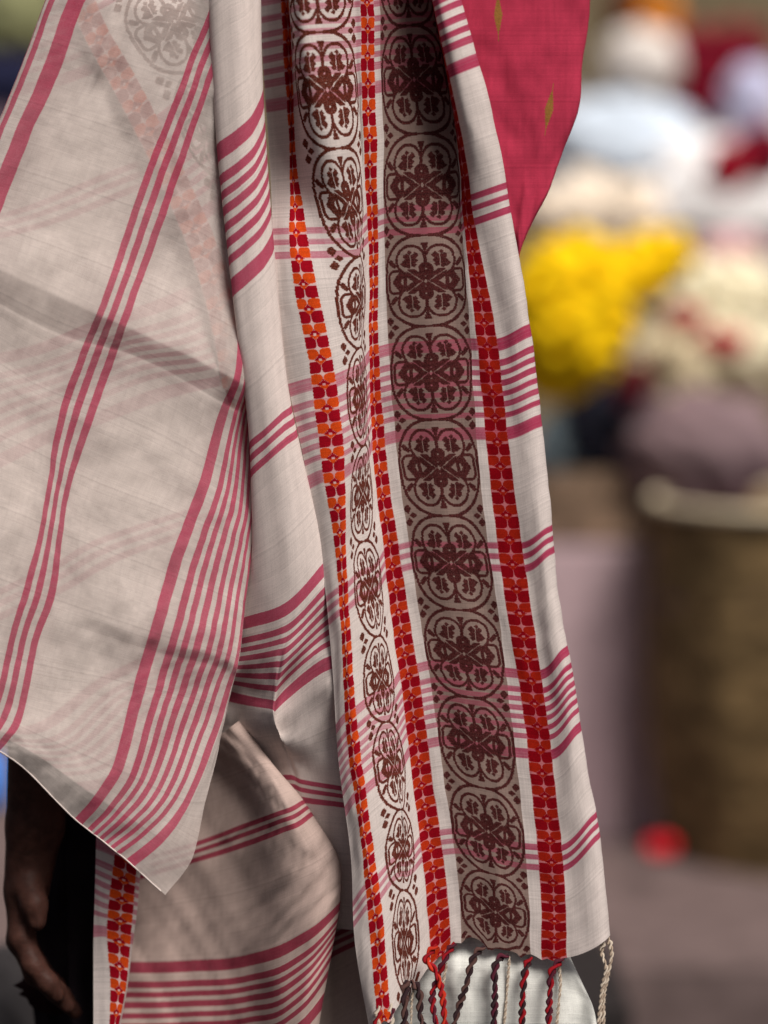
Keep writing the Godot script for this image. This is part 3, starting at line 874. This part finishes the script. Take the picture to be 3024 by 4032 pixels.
func flat_texture(c: Color) -> ImageTexture:
	var im := Image.create(64, 64, false, Image.FORMAT_RGB8)
	var rng := RandomNumberGenerator.new()
	rng.seed = 3
	for y in 64:
		for x in 64:
			var k := 1.0 + rng.randf_range(-0.025, 0.02)
			im.set_pixel(x, y, Color(c.r * k, c.g * k, c.b * k))
	return ImageTexture.create_from_image(im)

# ---------------------------------------------------------------- the hanging arm and hand
func build_hand() -> void:
	var bones := []      # [a, b, radius at a, radius at b] in photograph pixels / centimetres
	var add := func(a, b, ra, rb): bones.append([at(a[0], a[1], a[2]), at(b[0], b[1], b[2]), ra * 0.001, rb * 0.001])
	add.call([158, 2900, -7.5], [138, 3250, -7.2], 27.0, 24.0)
	add.call([138, 3250, -7.2], [104, 3500, -7.0], 24.0, 19.0)
	add.call([104, 3500, -7.0], [84, 3690, -5.6], 16.0, 11.0)
	add.call([104, 3500, -7.0], [78, 3700, -7.4], 16.0, 11.0)
	add.call([104, 3500, -8.4], [80, 3695, -9.2], 14.0, 10.0)
	add.call([104, 3500, -9.0], [88, 3670, -10.8], 12.0, 9.0)
	add.call([84, 3690, -5.6], [132, 3800, -5.0], 10.0, 9.0)       # index finger
	add.call([132, 3800, -5.0], [190, 3872, -4.9], 9.0, 8.2)
	add.call([190, 3872, -4.9], [226, 3918, -5.2], 8.2, 6.8)
	add.call([78, 3700, -7.4], [140, 3835, -6.8], 10.0, 9.0)       # middle
	add.call([140, 3835, -6.8], [222, 3905, -6.8], 9.0, 8.2)
	add.call([222, 3905, -6.8], [268, 3962, -7.2], 8.2, 6.6)
	add.call([80, 3695, -9.2], [150, 3840, -8.6], 9.4, 8.6)        # ring
	add.call([150, 3840, -8.6], [240, 3920, -8.8], 8.6, 7.8)
	add.call([240, 3920, -8.8], [296, 3985, -9.2], 7.8, 6.4)
	add.call([88, 3670, -10.8], [150, 3800, -10.6], 8.4, 7.4)      # little
	add.call([150, 3800, -10.6], [220, 3880, -10.8], 7.4, 6.6)
	add.call([220, 3880, -10.8], [262, 3940, -11.2], 6.6, 5.6)
	add.call([112, 3490, -5.6], [136, 3560, -4.6], 13.0, 10.5)     # thumb
	add.call([136, 3560, -4.6], [146, 3628, -4.3], 10.5, 8.2)
	var mesh := nets(bones, 0.0036, 0.006)
	var base := at(128, 3250, -7)
	var skin := plain(col(74, 48, 41), 0.55, 0.2)
	var bump := Image.create(128, 128, false, Image.FORMAT_RGB8)
	var bn := noise(91, 0.09)
	for y in 128:
		for x in 128:
			var h := 0.5 + 0.5 * bn.get_noise_2d(x * 1.0, y * 2.2)
			bump.set_pixel(x, y, Color(h, h, h))
	bump.bump_map_to_normal_map(5.0)
	skin.normal_enabled = true
	skin.normal_texture = ImageTexture.create_from_image(bump)
	skin.normal_scale = 0.1
	skin.uv1_scale = Vector3.ONE * 14.0
	skin.subsurf_scatter_enabled = true
	skin.subsurf_scatter_strength = 0.1
	var o := part("hanging_arm", mesh, skin, self)
	tag(o, "bare brown forearm and hand hanging below the shawl, fingers slightly curled", "person")
	# dark garment behind the hand
	var base2 := at(300, 4032, -14)
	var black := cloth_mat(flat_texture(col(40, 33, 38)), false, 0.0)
	var n := noise(61, 0.004)
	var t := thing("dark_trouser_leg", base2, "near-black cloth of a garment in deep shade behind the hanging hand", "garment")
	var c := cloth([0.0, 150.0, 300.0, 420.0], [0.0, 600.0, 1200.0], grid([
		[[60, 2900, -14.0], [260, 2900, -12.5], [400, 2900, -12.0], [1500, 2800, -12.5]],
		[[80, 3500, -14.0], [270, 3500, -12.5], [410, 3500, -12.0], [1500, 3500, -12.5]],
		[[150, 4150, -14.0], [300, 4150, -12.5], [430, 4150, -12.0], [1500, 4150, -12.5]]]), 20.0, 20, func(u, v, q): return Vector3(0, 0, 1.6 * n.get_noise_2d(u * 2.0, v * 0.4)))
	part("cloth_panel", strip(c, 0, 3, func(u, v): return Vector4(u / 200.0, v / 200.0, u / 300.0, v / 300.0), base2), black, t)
	# jagged dark petals held in the fingers
	var base3 := at(150, 3900, -8)
	t = thing("dark_flower_scrap", base3, "ragged near-black maroon leaf with jagged edge, held under the hanging fingers", "leaf")
	var st := SurfaceTool.new()
	st.begin(Mesh.PRIMITIVE_TRIANGLES)
	var rim := [[95, 3828], [140, 3830], [205, 3880], [250, 3945], [268, 3972], [262, 3990], [215, 3998], [160, 3985], [118, 3958], [105, 3930], [72, 3915], [92, 3900], [52, 3880], [88, 3860]]
	for layer in 2:
		for i in rim.size():
			var a: Array = rim[i]
			var b: Array = rim[(i + 1) % rim.size()]
			var dz := -10.4 - 0.25 * layer
			var pa := at(a[0], a[1], dz + 0.5 * sin(i * 2.3)) - base3
			var pb := at(b[0], b[1], dz + 0.5 * sin((i + 1) * 2.3)) - base3
			var pm := at(165, 3915, dz + 0.5) - base3
			if layer == 0:
				st.add_vertex(pm)
				st.add_vertex(pa)
				st.add_vertex(pb)
				var qa := at(a[0], a[1], dz - 0.25 + 0.5 * sin(i * 2.3)) - base3
				var qb := at(b[0], b[1], dz - 0.25 + 0.5 * sin((i + 1) * 2.3)) - base3
				for v in [pa, qa, pb, pb, qa, qb]:
					st.add_vertex(v)
			else:
				st.add_vertex(pm)
				st.add_vertex(pb)
				st.add_vertex(pa)
	st.generate_normals()
	part("leaf_blade", st.commit(), plain(col(40, 14, 18), 0.8), t)

func nets(bones: Array, cell: float, blend: float) -> ArrayMesh:
	var lo := Vector3.INF
	var hi := -Vector3.INF
	for b in bones:
		for e in 2:
			var r: Vector3 = Vector3.ONE * (b[2 + e] + cell * 2.5)
			lo = lo.min(b[e] - r)
			hi = hi.max(b[e] + r)
	var nx := int((hi.x - lo.x) / cell) + 2
	var ny := int((hi.y - lo.y) / cell) + 2
	var nz := int((hi.z - lo.z) / cell) + 2
	var f := PackedFloat32Array()
	f.resize(nx * ny * nz)
	f.fill(1.0)
	for b in bones:
		var a: Vector3 = b[0]
		var ab: Vector3 = b[1] - a
		var ll := ab.length_squared()
		var pad: float = maxf(b[2], b[3]) + 0.016
		var l: Vector3 = (a.min(b[1]) - Vector3.ONE * pad - lo) / cell
		var h: Vector3 = (a.max(b[1]) + Vector3.ONE * pad - lo) / cell
		for z in range(maxi(0, int(l.z)), mini(nz, int(h.z) + 1)):
			for y in range(maxi(0, int(l.y)), mini(ny, int(h.y) + 1)):
				for x in range(maxi(0, int(l.x)), mini(nx, int(h.x) + 1)):
					var p := lo + Vector3(x, y, z) * cell
					var t := clampf((p - a).dot(ab) / ll, 0.0, 1.0)
					var d: float = (p - a - ab * t).length() - lerpf(b[2], b[3], t)
					var i := x + nx * (y + ny * z)
					var o := f[i]
					var k := clampf(0.5 + 0.5 * (d - o) / blend, 0.0, 1.0)
					f[i] = lerpf(d, o, k) - blend * k * (1.0 - k)
	var st := SurfaceTool.new()
	st.begin(Mesh.PRIMITIVE_TRIANGLES)
	st.set_smooth_group(0)
	var id := {}
	var off := [0, 1, nx, nx + 1, nx * ny, nx * ny + 1, nx * ny + nx, nx * ny + nx + 1]
	var edges := [[0, 1], [2, 3], [4, 5], [6, 7], [0, 2], [1, 3], [4, 6], [5, 7], [0, 4], [1, 5], [2, 6], [3, 7]]
	var count := 0
	for z in nz - 1:
		for y in ny - 1:
			for x in nx - 1:
				var i := x + nx * (y + ny * z)
				var inside := 0
				for o in off:
					if f[i + o] < 0.0:
						inside += 1
				if inside == 0 or inside == 8:
					continue
				var sum := Vector3.ZERO
				var m := 0
				for e in edges:
					var fa := f[i + off[e[0]]]
					var fb := f[i + off[e[1]]]
					if (fa < 0.0) != (fb < 0.0):
						var t := fa / (fa - fb)
						var pa := Vector3(e[0] & 1, (e[0] >> 1) & 1, e[0] >> 2)
						var pb := Vector3(e[1] & 1, (e[1] >> 1) & 1, e[1] >> 2)
						sum += pa.lerp(pb, t)
						m += 1
				st.add_vertex(lo + (Vector3(x, y, z) + sum / m) * cell)
				id[i] = count
				count += 1
	for i in id:
		var x: int = i % nx
		var y: int = (i / nx) % ny
		var z: int = i / (nx * ny)
		for ax in 3:
			var step: int = [1, nx, nx * ny][ax]
			var u: int = [nx, nx * ny, 1][ax]
			var w: int = [nx * ny, 1, nx][ax]
			if not (id.has(i - u) and id.has(i - w) and id.has(i - u - w)):
				continue
			var fa := f[i]
			var fb := f[i + step]
			if (fa < 0.0) == (fb < 0.0):
				continue
			var q := [id[i], id[i - u], id[i - u - w], id[i - w]]
			if fa < 0.0:
				for k in [0, 2, 1, 0, 3, 2]:
					st.add_index(q[k])
			else:
				for k in [0, 1, 2, 0, 2, 3]:
					st.add_index(q[k])
	st.generate_normals()
	return st.commit()

# ---------------------------------------------------------------- the stall behind, out of focus
func blob(rx: float, ry: float, rz: float, lump: float, seed_: int, fine := 1.6) -> ArrayMesh:
	var n := noise(seed_, 0.5)
	var st := SurfaceTool.new()
	st.begin(Mesh.PRIMITIVE_TRIANGLES)
	st.set_smooth_group(0)
	var a := 32
	var b := 20
	for i in b + 1:
		for k in a + 1:
			var th := PI * i / b
			var ph := TAU * (k % a) / a
			var d := Vector3(sin(th) * cos(ph), cos(th), sin(th) * sin(ph))
			var r := 1.0 + lump * n.get_noise_3dv(d * fine * 3.0)
			var e := Vector3(signf(d.x) * pow(absf(d.x), 0.85), signf(d.y) * pow(absf(d.y), 0.85), signf(d.z) * pow(absf(d.z), 0.85))
			st.add_vertex(e * r * Vector3(rx, ry, rz))
	for i in b:
		for k in a:
			var v := i * (a + 1) + k
			for j in [v, v + 1, v + a + 1, v + 1, v + a + 2, v + a + 1]:
				st.add_index(j)
	st.generate_normals()
	return st.commit()

func heap(rx: float, ry: float, rz: float, ball: float, seed_: int, many: int) -> ArrayMesh:     # flowers piled on one another
	var rng := RandomNumberGenerator.new()
	rng.seed = seed_
	var s := SphereMesh.new()
	s.radius = ball
	s.height = ball * 1.7
	s.radial_segments = 8
	s.rings = 4
	var st := SurfaceTool.new()
	st.begin(Mesh.PRIMITIVE_TRIANGLES)
	for i in many:
		var d := Vector3(rng.randfn(), rng.randfn(), rng.randfn()).normalized()
		var r := pow(rng.randf(), 0.2)
		var b := Basis.from_euler(Vector3(rng.randf() * 3, rng.randf() * 3, 0)).scaled(Vector3.ONE * rng.randf_range(0.7, 1.25))
		st.append_from(s, 0, Transform3D(b, d * r * Vector3(rx, ry, rz)))
	st.append_from(blob(rx * 0.9, ry * 0.9, rz * 0.9, 0.2, seed_), 0, Transform3D())
	return st.commit()

func px(n: float, d: float) -> float:
	return n * MPP * d / FOCUS

func place(called: String, x: float, y: float, d: float, hx: float, hy: float, mat: Material, label: String, category: String, flowers := 0.0, group := "", tilt := 0.0, lump := 0.28) -> void:
	var rx := px(hx, d)
	var ry := px(hy, d)
	var sd := int(x * 3.0 + y)
	var rz := minf(rx, ry) * 0.9
	var mesh: ArrayMesh
	if flowers > 0.0:
		mesh = heap(rx, ry, rz, flowers, sd, int(clampf(6.0 * rx * ry / (flowers * flowers), 30, 420)))
	else:
		mesh = blob(rx, ry, rz, lump, sd)
	var o := part(called, mesh, mat, self)
	o.position = deep(x, y, d)
	o.rotation.z = deg_to_rad(tilt)
	var groups := {"bundle": "bundles heaped at the stall", "garland": "flower garlands at the stall", "flower heap": "heaps of blossoms on the counter", "flowers": "small bunches of flowers at the stall", "sack": "sacks at the stall"}
	tag(o, label, category, group if group != "" else groups.get(category, ""))

func box(st: SurfaceTool, c: Vector3, s: Vector3) -> void:
	var b := BoxMesh.new()
	b.size = s
	st.append_from(b, 0, Transform3D(Basis(), c))

func slab(called: String, c: Vector3, s: Vector3, m: Material, parent: Node3D) -> MeshInstance3D:
	var st := SurfaceTool.new()
	st.begin(Mesh.PRIMITIVE_TRIANGLES)
	box(st, c, s)
	return part(called, st.commit(), m, parent)

func build_basket() -> void:
	var foot := deep(3085, 3400, 4.05)
	foot.y = 0.0
	var t := thing("woven_basket", foot, "tall brown woven cane basket with pale rim, standing on the platform at right", "basket")
	var cane := plain(col(160, 134, 94), 0.8, 0.45)
	var st := SurfaceTool.new()
	st.begin(Mesh.PRIMITIVE_TRIANGLES)
	st.set_smooth_group(0)
	var a := 72
	var b := 60
	for i in b + 1:
		for k in a + 1:
			var f := float(i) / b
			var ph := TAU * (k % a) / a
			var r := 0.238 + 0.032 * f + 0.034 * sin(f * PI) * (1.0 - 0.4 * f)
			r += 0.005 * sin(f * b * PI * 0.5) * signf(sin(ph * 12.0 + (i / 2) * PI))
			st.add_vertex(Vector3(cos(ph) * r, f * 0.70, sin(ph) * r))
	for i in b:
		for k in a:
			var v := i * (a + 1) + k
			for j in [v, v + a + 1, v + 1, v + 1, v + a + 1, v + a + 2]:
				st.add_index(j)
	st.generate_normals()
	part("woven_side", st.commit(), cane, t)
	var rim := TorusMesh.new()
	rim.inner_radius = 0.266
	rim.outer_radius = 0.288
	var o := part("rim", rim, plain(col(232, 218, 188), 0.8, 0.1), t)
	o.position.y = 0.705
	var bottom := CylinderMesh.new()
	bottom.top_radius = 0.24
	bottom.bottom_radius = 0.24
	bottom.height = 0.02
	o = part("bottom", bottom, cane, t)
	o.position.y = 0.012
	var filling := blob(0.25, 0.06, 0.25, 0.3, 77)
	o = part("basket_contents", filling, plain(col(70, 50, 66), 0.9), self)
	o.position = foot + Vector3(0, 0.52, 0)
	tag(o, "dark mauve cloth filling inside the woven basket", "cloth")

func build_background() -> void:
	# setting
	var g := slab("ground", Vector3(0, -0.40, -4), Vector3(24, 0.1, 20), plain(col(24, 27, 29), 0.9, 0.3), self)
	g.set_meta("kind", "structure")
	var p := slab("platform", Vector3(0, -0.17, -7.9 + 0.0), Vector3(14, 0.34, 9.4), plain(col(118, 102, 100), 0.85, 0.15), self)
	p.set_meta("kind", "structure")
	var w := slab("back_wall", Vector3(0, 1.8, -8.6), Vector3(14, 4.4, 0.2), plain(col(150, 136, 108), 0.9, 0.35), self)
	w.set_meta("kind", "structure")

	build_basket()
	var cream := plain(col(242, 234, 204), 0.9)
	var white := plain(col(246, 246, 246), 0.9)
	var bluish := plain(col(216, 230, 244), 0.9)
	var yellow := plain(col(254, 212, 14), 0.85)
	var maroon := plain(col(128, 20, 42), 0.85)
	var rose := plain(col(176, 30, 52), 0.85)

	# the counter that carries the heaps
	var top := deep(2700, 1700, 4.6)
	var t := thing("stall_counter", Vector3(top.x, 0, top.z), "dark wooden stall counter under the heaps of flowers", "counter")
	var wood := plain(col(124, 106, 98), 0.8, 0.3)
	slab("counter_top", Vector3(0.2, 0.74, -0.25), Vector3(2.6, 0.05, 1.1), wood, t)
	for q in [[-1.0, 0.2], [1.4, 0.2], [-1.0, -0.7], [1.4, -0.7]]:
		slab("leg", Vector3(q[0], 0.357, q[1]), Vector3(0.07, 0.714, 0.07), wood, t)
	slab("front_board", Vector3(0.2, 0.60, 0.24), Vector3(2.5, 0.22, 0.03), wood, t)

	place("marigold_bundle", 2240, 1240, 3.9, 230, 330, yellow, "big bundle of bright yellow marigold garlands hanging at the stall's front", "garland", 0.022, "", -12)
	place("marigold_bundle", 2520, 1060, 4.05, 210, 110, yellow, "smaller arm of yellow marigold garlands reaching up to the right", "garland", 0.022, "", 28)
	place("blossom_heap", 2330, 830, 5.0, 260, 130, plain(col(250, 236, 216), 0.9), "pale peach heap of blossoms above the yellow marigolds", "flower heap", 0.03)
	var sh := deep(2620, 700, 6.4)
	var sheet := slab("white_sheet", sh, Vector3(px(1000, 6.4), px(680, 6.4), 0.03), white, self)
	tag(sheet, "broad white sheet hung flat behind the pale cloth bundles", "sheet")
	place("cloth_bundle", 2440, 620, 5.6, 330, 220, bluish, "large pale blue-white cloth bundle right of the pink cloth", "bundle")
	place("cloth_bundle", 2840, 830, 5.4, 330, 190, white, "bright white cloth bundle above the cream flower heap at far right", "bundle")
	place("cloth_bundle", 2740, 700, 5.5, 210, 160, white, "white cloth bundle in the middle of the pale bundles, left of the red garland", "bundle")
	place("cloth_bundle", 2520, 250, 5.9, 150, 130, plain(col(236, 228, 220), 0.9), "off-white round bundle high up under the orange flowers", "bundle")
	place("cloth_bundle", 2960, 400, 5.5, 105, 140, plain(col(206, 208, 238), 0.9), "small lavender-white bundle between maroon garlands at right edge", "bundle")
	place("rose_garland", 2740, 300, 6.0, 130, 190, maroon, "dark maroon garland beside the off-white bundle", "garland", 0.03)
	place("rose_garland", 2920, 200, 6.2, 130, 90, maroon, "maroon garland hanging above the lavender-white bundle", "garland", 0.03)
	place("rose_garland", 2990, 600, 5.3, 90, 110, maroon, "maroon garland below the lavender-white bundle", "garland", 0.03)
	place("rose_garland", 2860, 670, 5.3, 60, 95, rose, "small red garland in front of the white bundle", "garland", 0.03)
	place("navy_bundle", 2690, 560, 5.8, 50, 130, plain(col(70, 74, 110), 0.9), "narrow dusky blue bundle between the pale bundles", "bundle")
	place("orange_flowers", 2590, 65, 6.1, 70, 70, plain(col(230, 140, 24), 0.85), "small bunch of orange flowers near the top edge", "flowers", 0.03)
	place("brown_bundle", 2480, 60, 6.2, 90, 110, plain(col(92, 34, 20), 0.9), "dark red-brown bundle beside the orange flowers", "bundle")
	place("jasmine_heap", 2820, 1170, 4.7, 300, 150, cream, "upper heap of cream jasmine blossoms at right", "flower heap", 0.022)
	place("jasmine_heap", 2900, 1390, 4.5, 330, 130, cream, "lower heap of cream jasmine blossoms spilling over the counter edge", "flower heap", 0.022)
	place("jasmine_heap", 2620, 1440, 4.35, 170, 140, plain(col(214, 200, 166), 0.9), "darker cream heap of blossoms next to the yellow marigolds", "flower heap", 0.022)
	place("pink_blossoms", 2880, 1000, 4.9, 130, 70, plain(col(240, 190, 196), 0.9), "pale pink blossoms on top of the cream heap", "flowers", 0.022)
	place("red_roses", 2700, 1260, 4.2, 55, 36, rose, "few red roses in the middle of the cream heap", "flowers", 0.018)
	place("red_roses", 2840, 1345, 4.1, 90, 34, rose, "row of red roses along the lower cream heap", "flowers", 0.018)
	place("red_roses", 2490, 1520, 4.1, 50, 80, plain(col(96, 24, 34), 0.85), "dark red roses beside the darker cream heap", "flowers", 0.018)
	place("navy_sack", 2410, 1690, 4.25, 190, 190, plain(col(48, 50, 64), 0.9), "dark navy sack under the yellow marigolds", "sack")
	place("mauve_sack", 2760, 1760, 4.15, 300, 210, plain(col(132, 112, 116), 0.9), "dull mauve-brown sack behind the basket's rim", "sack")
	place("teal_cloth", 2250, 1790, 4.3, 150, 160, plain(col(146, 166, 174), 0.9), "grey-teal cloth bundle left of the navy sack", "bundle")
	# a cloth-covered plinth with a slatted crate on it
	var f := deep(2300, 2165, 4.08)
	t = thing("cloth_covered_plinth", Vector3(f.x, 0, f.z), "low plinth covered in pale mauve-grey cloth, standing left of the basket", "plinth")
	var mauve := plain(col(190, 166, 171), 0.9, 0.1)
	slab("top_cloth", Vector3(0.12, f.y - 0.01, -0.3), Vector3(0.98, 0.02, 0.62), mauve, t)
	var st := SurfaceTool.new()
	st.begin(Mesh.PRIMITIVE_TRIANGLES)
	st.set_smooth_group(0)
	for i in 61:
		for k in 9:
			var q := k / 8.0
			st.add_vertex(Vector3(-0.37 + 0.98 * i / 60.0, (f.y - 0.004) * (1.0 - q), 0.012 + 0.03 * q + 0.018 * q * sin(i * 0.75 + q)))
	for i in 60:
		for k in 8:
			var v := i * 9 + k
			for j in [v, v + 9, v + 1, v + 1, v + 9, v + 10]:
				st.add_index(j)
	st.generate_normals()
	part("front_cloth", st.commit(), mauve, t)
	slab("side_board", Vector3(-0.37, (f.y - 0.02) * 0.5, -0.3), Vector3(0.02, f.y - 0.022, 0.6), wood, t)
	slab("side_board", Vector3(0.60, (f.y - 0.02) * 0.5, -0.3), Vector3(0.02, f.y - 0.022, 0.6), wood, t)
	t = thing("wooden_crate", Vector3(f.x + 0.05, f.y, f.z - 0.25), "brown slatted wooden crate on the mauve plinth, under the grey-teal bundle", "crate")
	var cw := plain(col(158, 134, 112), 0.85, 0.3)
	for i in 2:
		for z in [0.16, -0.16]:
			slab("slat", Vector3(0, 0.045 + 0.075 * i, z), Vector3(0.62, 0.062, 0.014), cw, t)
	for q in [-0.29, 0.29]:
		for z in [0.146, -0.146]:
			slab("post", Vector3(q, 0.07, z), Vector3(0.035, 0.14, 0.013), cw, t)
	place("rose_petals", 2600, 3330, 3.75, 50, 30, plain(col(214, 20, 40), 0.7), "bright red rose petals fallen on the platform beside the basket's foot", "petals", 0.012, "", 20)
	# dark post behind the tassels
	var dp := deep(2330, 3850, 3.0)
	t = thing("dark_stool", Vector3(dp.x, -0.35, dp.z), "dark wooden stool leg behind the stole's corner tassels", "stool")
	slab("seat", Vector3(-0.14, 0.42, 0), Vector3(0.36, 0.05, 0.34), plain(col(46, 42, 42), 0.8), t)
	for q in [[0.0, 0.13], [-0.28, 0.13], [0.0, -0.13], [-0.28, -0.13]]:
		slab("leg", Vector3(q[0], 0.197, q[1]), Vector3(0.05, 0.394, 0.05), plain(col(40, 36, 36), 0.8), t)
	# left margin
	place("olive_bundle", 40, 60, 4.5, 190, 190, plain(col(140, 142, 104), 0.9), "pale olive bundle beyond the shawl's left edge", "bundle")
	place("dark_blue_bundle", 30, 330, 4.3, 150, 120, plain(col(34, 36, 62), 0.9), "dark blue bundle below the olive one at the left edge", "bundle")
	place("plum_bundle", -20, 560, 4.3, 140, 130, plain(col(96, 80, 92), 0.9), "dull plum bundle at the left edge beside the shawl", "bundle")
	place("blue_bag", -40, 3080, 2.6, 62, 120, plain(col(70, 140, 235), 0.7), "bright blue plastic bag edge left of the arm", "bag")
	place("grey_cloth", 20, 4000, 2.1, 170, 260, plain(col(110, 106, 106), 0.9), "grey cloth bundle in shade under the hand", "bundle")

func _ready() -> void:
	# camera
	var cam := Camera3D.new()
	cam.name = "camera"
	add_child(cam)
	eye = Transform3D(Basis(Vector3.RIGHT, deg_to_rad(-6.0)), Vector3(0, 1.1, 0))
	cam.transform = eye
	cam.near = 0.05
	cam.far = 60.0
	var at_ := CameraAttributesPhysical.new()
	at_.frustum_focus_distance = FOCUS
	at_.frustum_focal_length = 46.4
	at_.exposure_aperture = 0.9
	cam.attributes = at_
	cam.fov = rad_to_deg(2.0 * atan(2016.0 * MPP / FOCUS))
	print("fov ", cam.fov)
	# sky, sun, exposure
	var we := WorldEnvironment.new()
	we.name = "world"
	var e := Environment.new()
	e.background_mode = Environment.BG_SKY
	e.tonemap_mode = Environment.TONE_MAPPER_LINEAR
	e.tonemap_exposure = 1.17
	e.sdfgi_enabled = true
	e.ssao_enabled = true
	e.ssil_enabled = true
	var sm := ProceduralSkyMaterial.new()
	sm.sky_top_color = Color(0.80, 0.78, 0.83)
	sm.sky_horizon_color = Color(0.62, 0.64, 0.66)
	sm.ground_bottom_color = Color(0.16, 0.14, 0.13)
	sm.ground_horizon_color = Color(0.34, 0.32, 0.30)
	sm.sky_energy_multiplier = 0.52
	e.sky = Sky.new()
	e.sky.sky_material = sm
	we.environment = e
	add_child(we)
	var sun := DirectionalLight3D.new()
	sun.name = "sun"
	sun.light_energy = 1.1
	sun.light_color = Color(1.0, 0.965, 0.935)
	sun.light_angular_distance = 24.0
	sun.shadow_enabled = true
	add_child(sun)
	sun.look_at_from_position(Vector3(0.75, 1.75, 1.0), Vector3.ZERO)

	make_weave()
	build_background()
	var white := col(229, 216, 210)
	var red := col(176, 52, 82)
	var sheer := cloth_mat(stripe_texture(col(240, 228, 221), col(180, 54, 84), 0.54, 0.86, 71), true, 0.4)
	var solid := cloth_mat(stripe_texture(white, red, 1.0, 1.0, 72), false, 0.25)
	var faint := cloth_mat(stripe_texture(col(240, 229, 222), col(214, 168, 172), 1.0, 1.0, 74), false, 0.25)
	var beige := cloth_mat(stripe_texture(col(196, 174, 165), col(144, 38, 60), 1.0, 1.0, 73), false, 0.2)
	var tex := stole_texture()
	var stole_mat := cloth_mat(tex, false, 0.2)
	build_skirt(beige, stole_mat)
	build_hand()
	build_small_cloths()
	build_shawl(sheer, solid, faint, stole_mat)
	build_stole(tex)
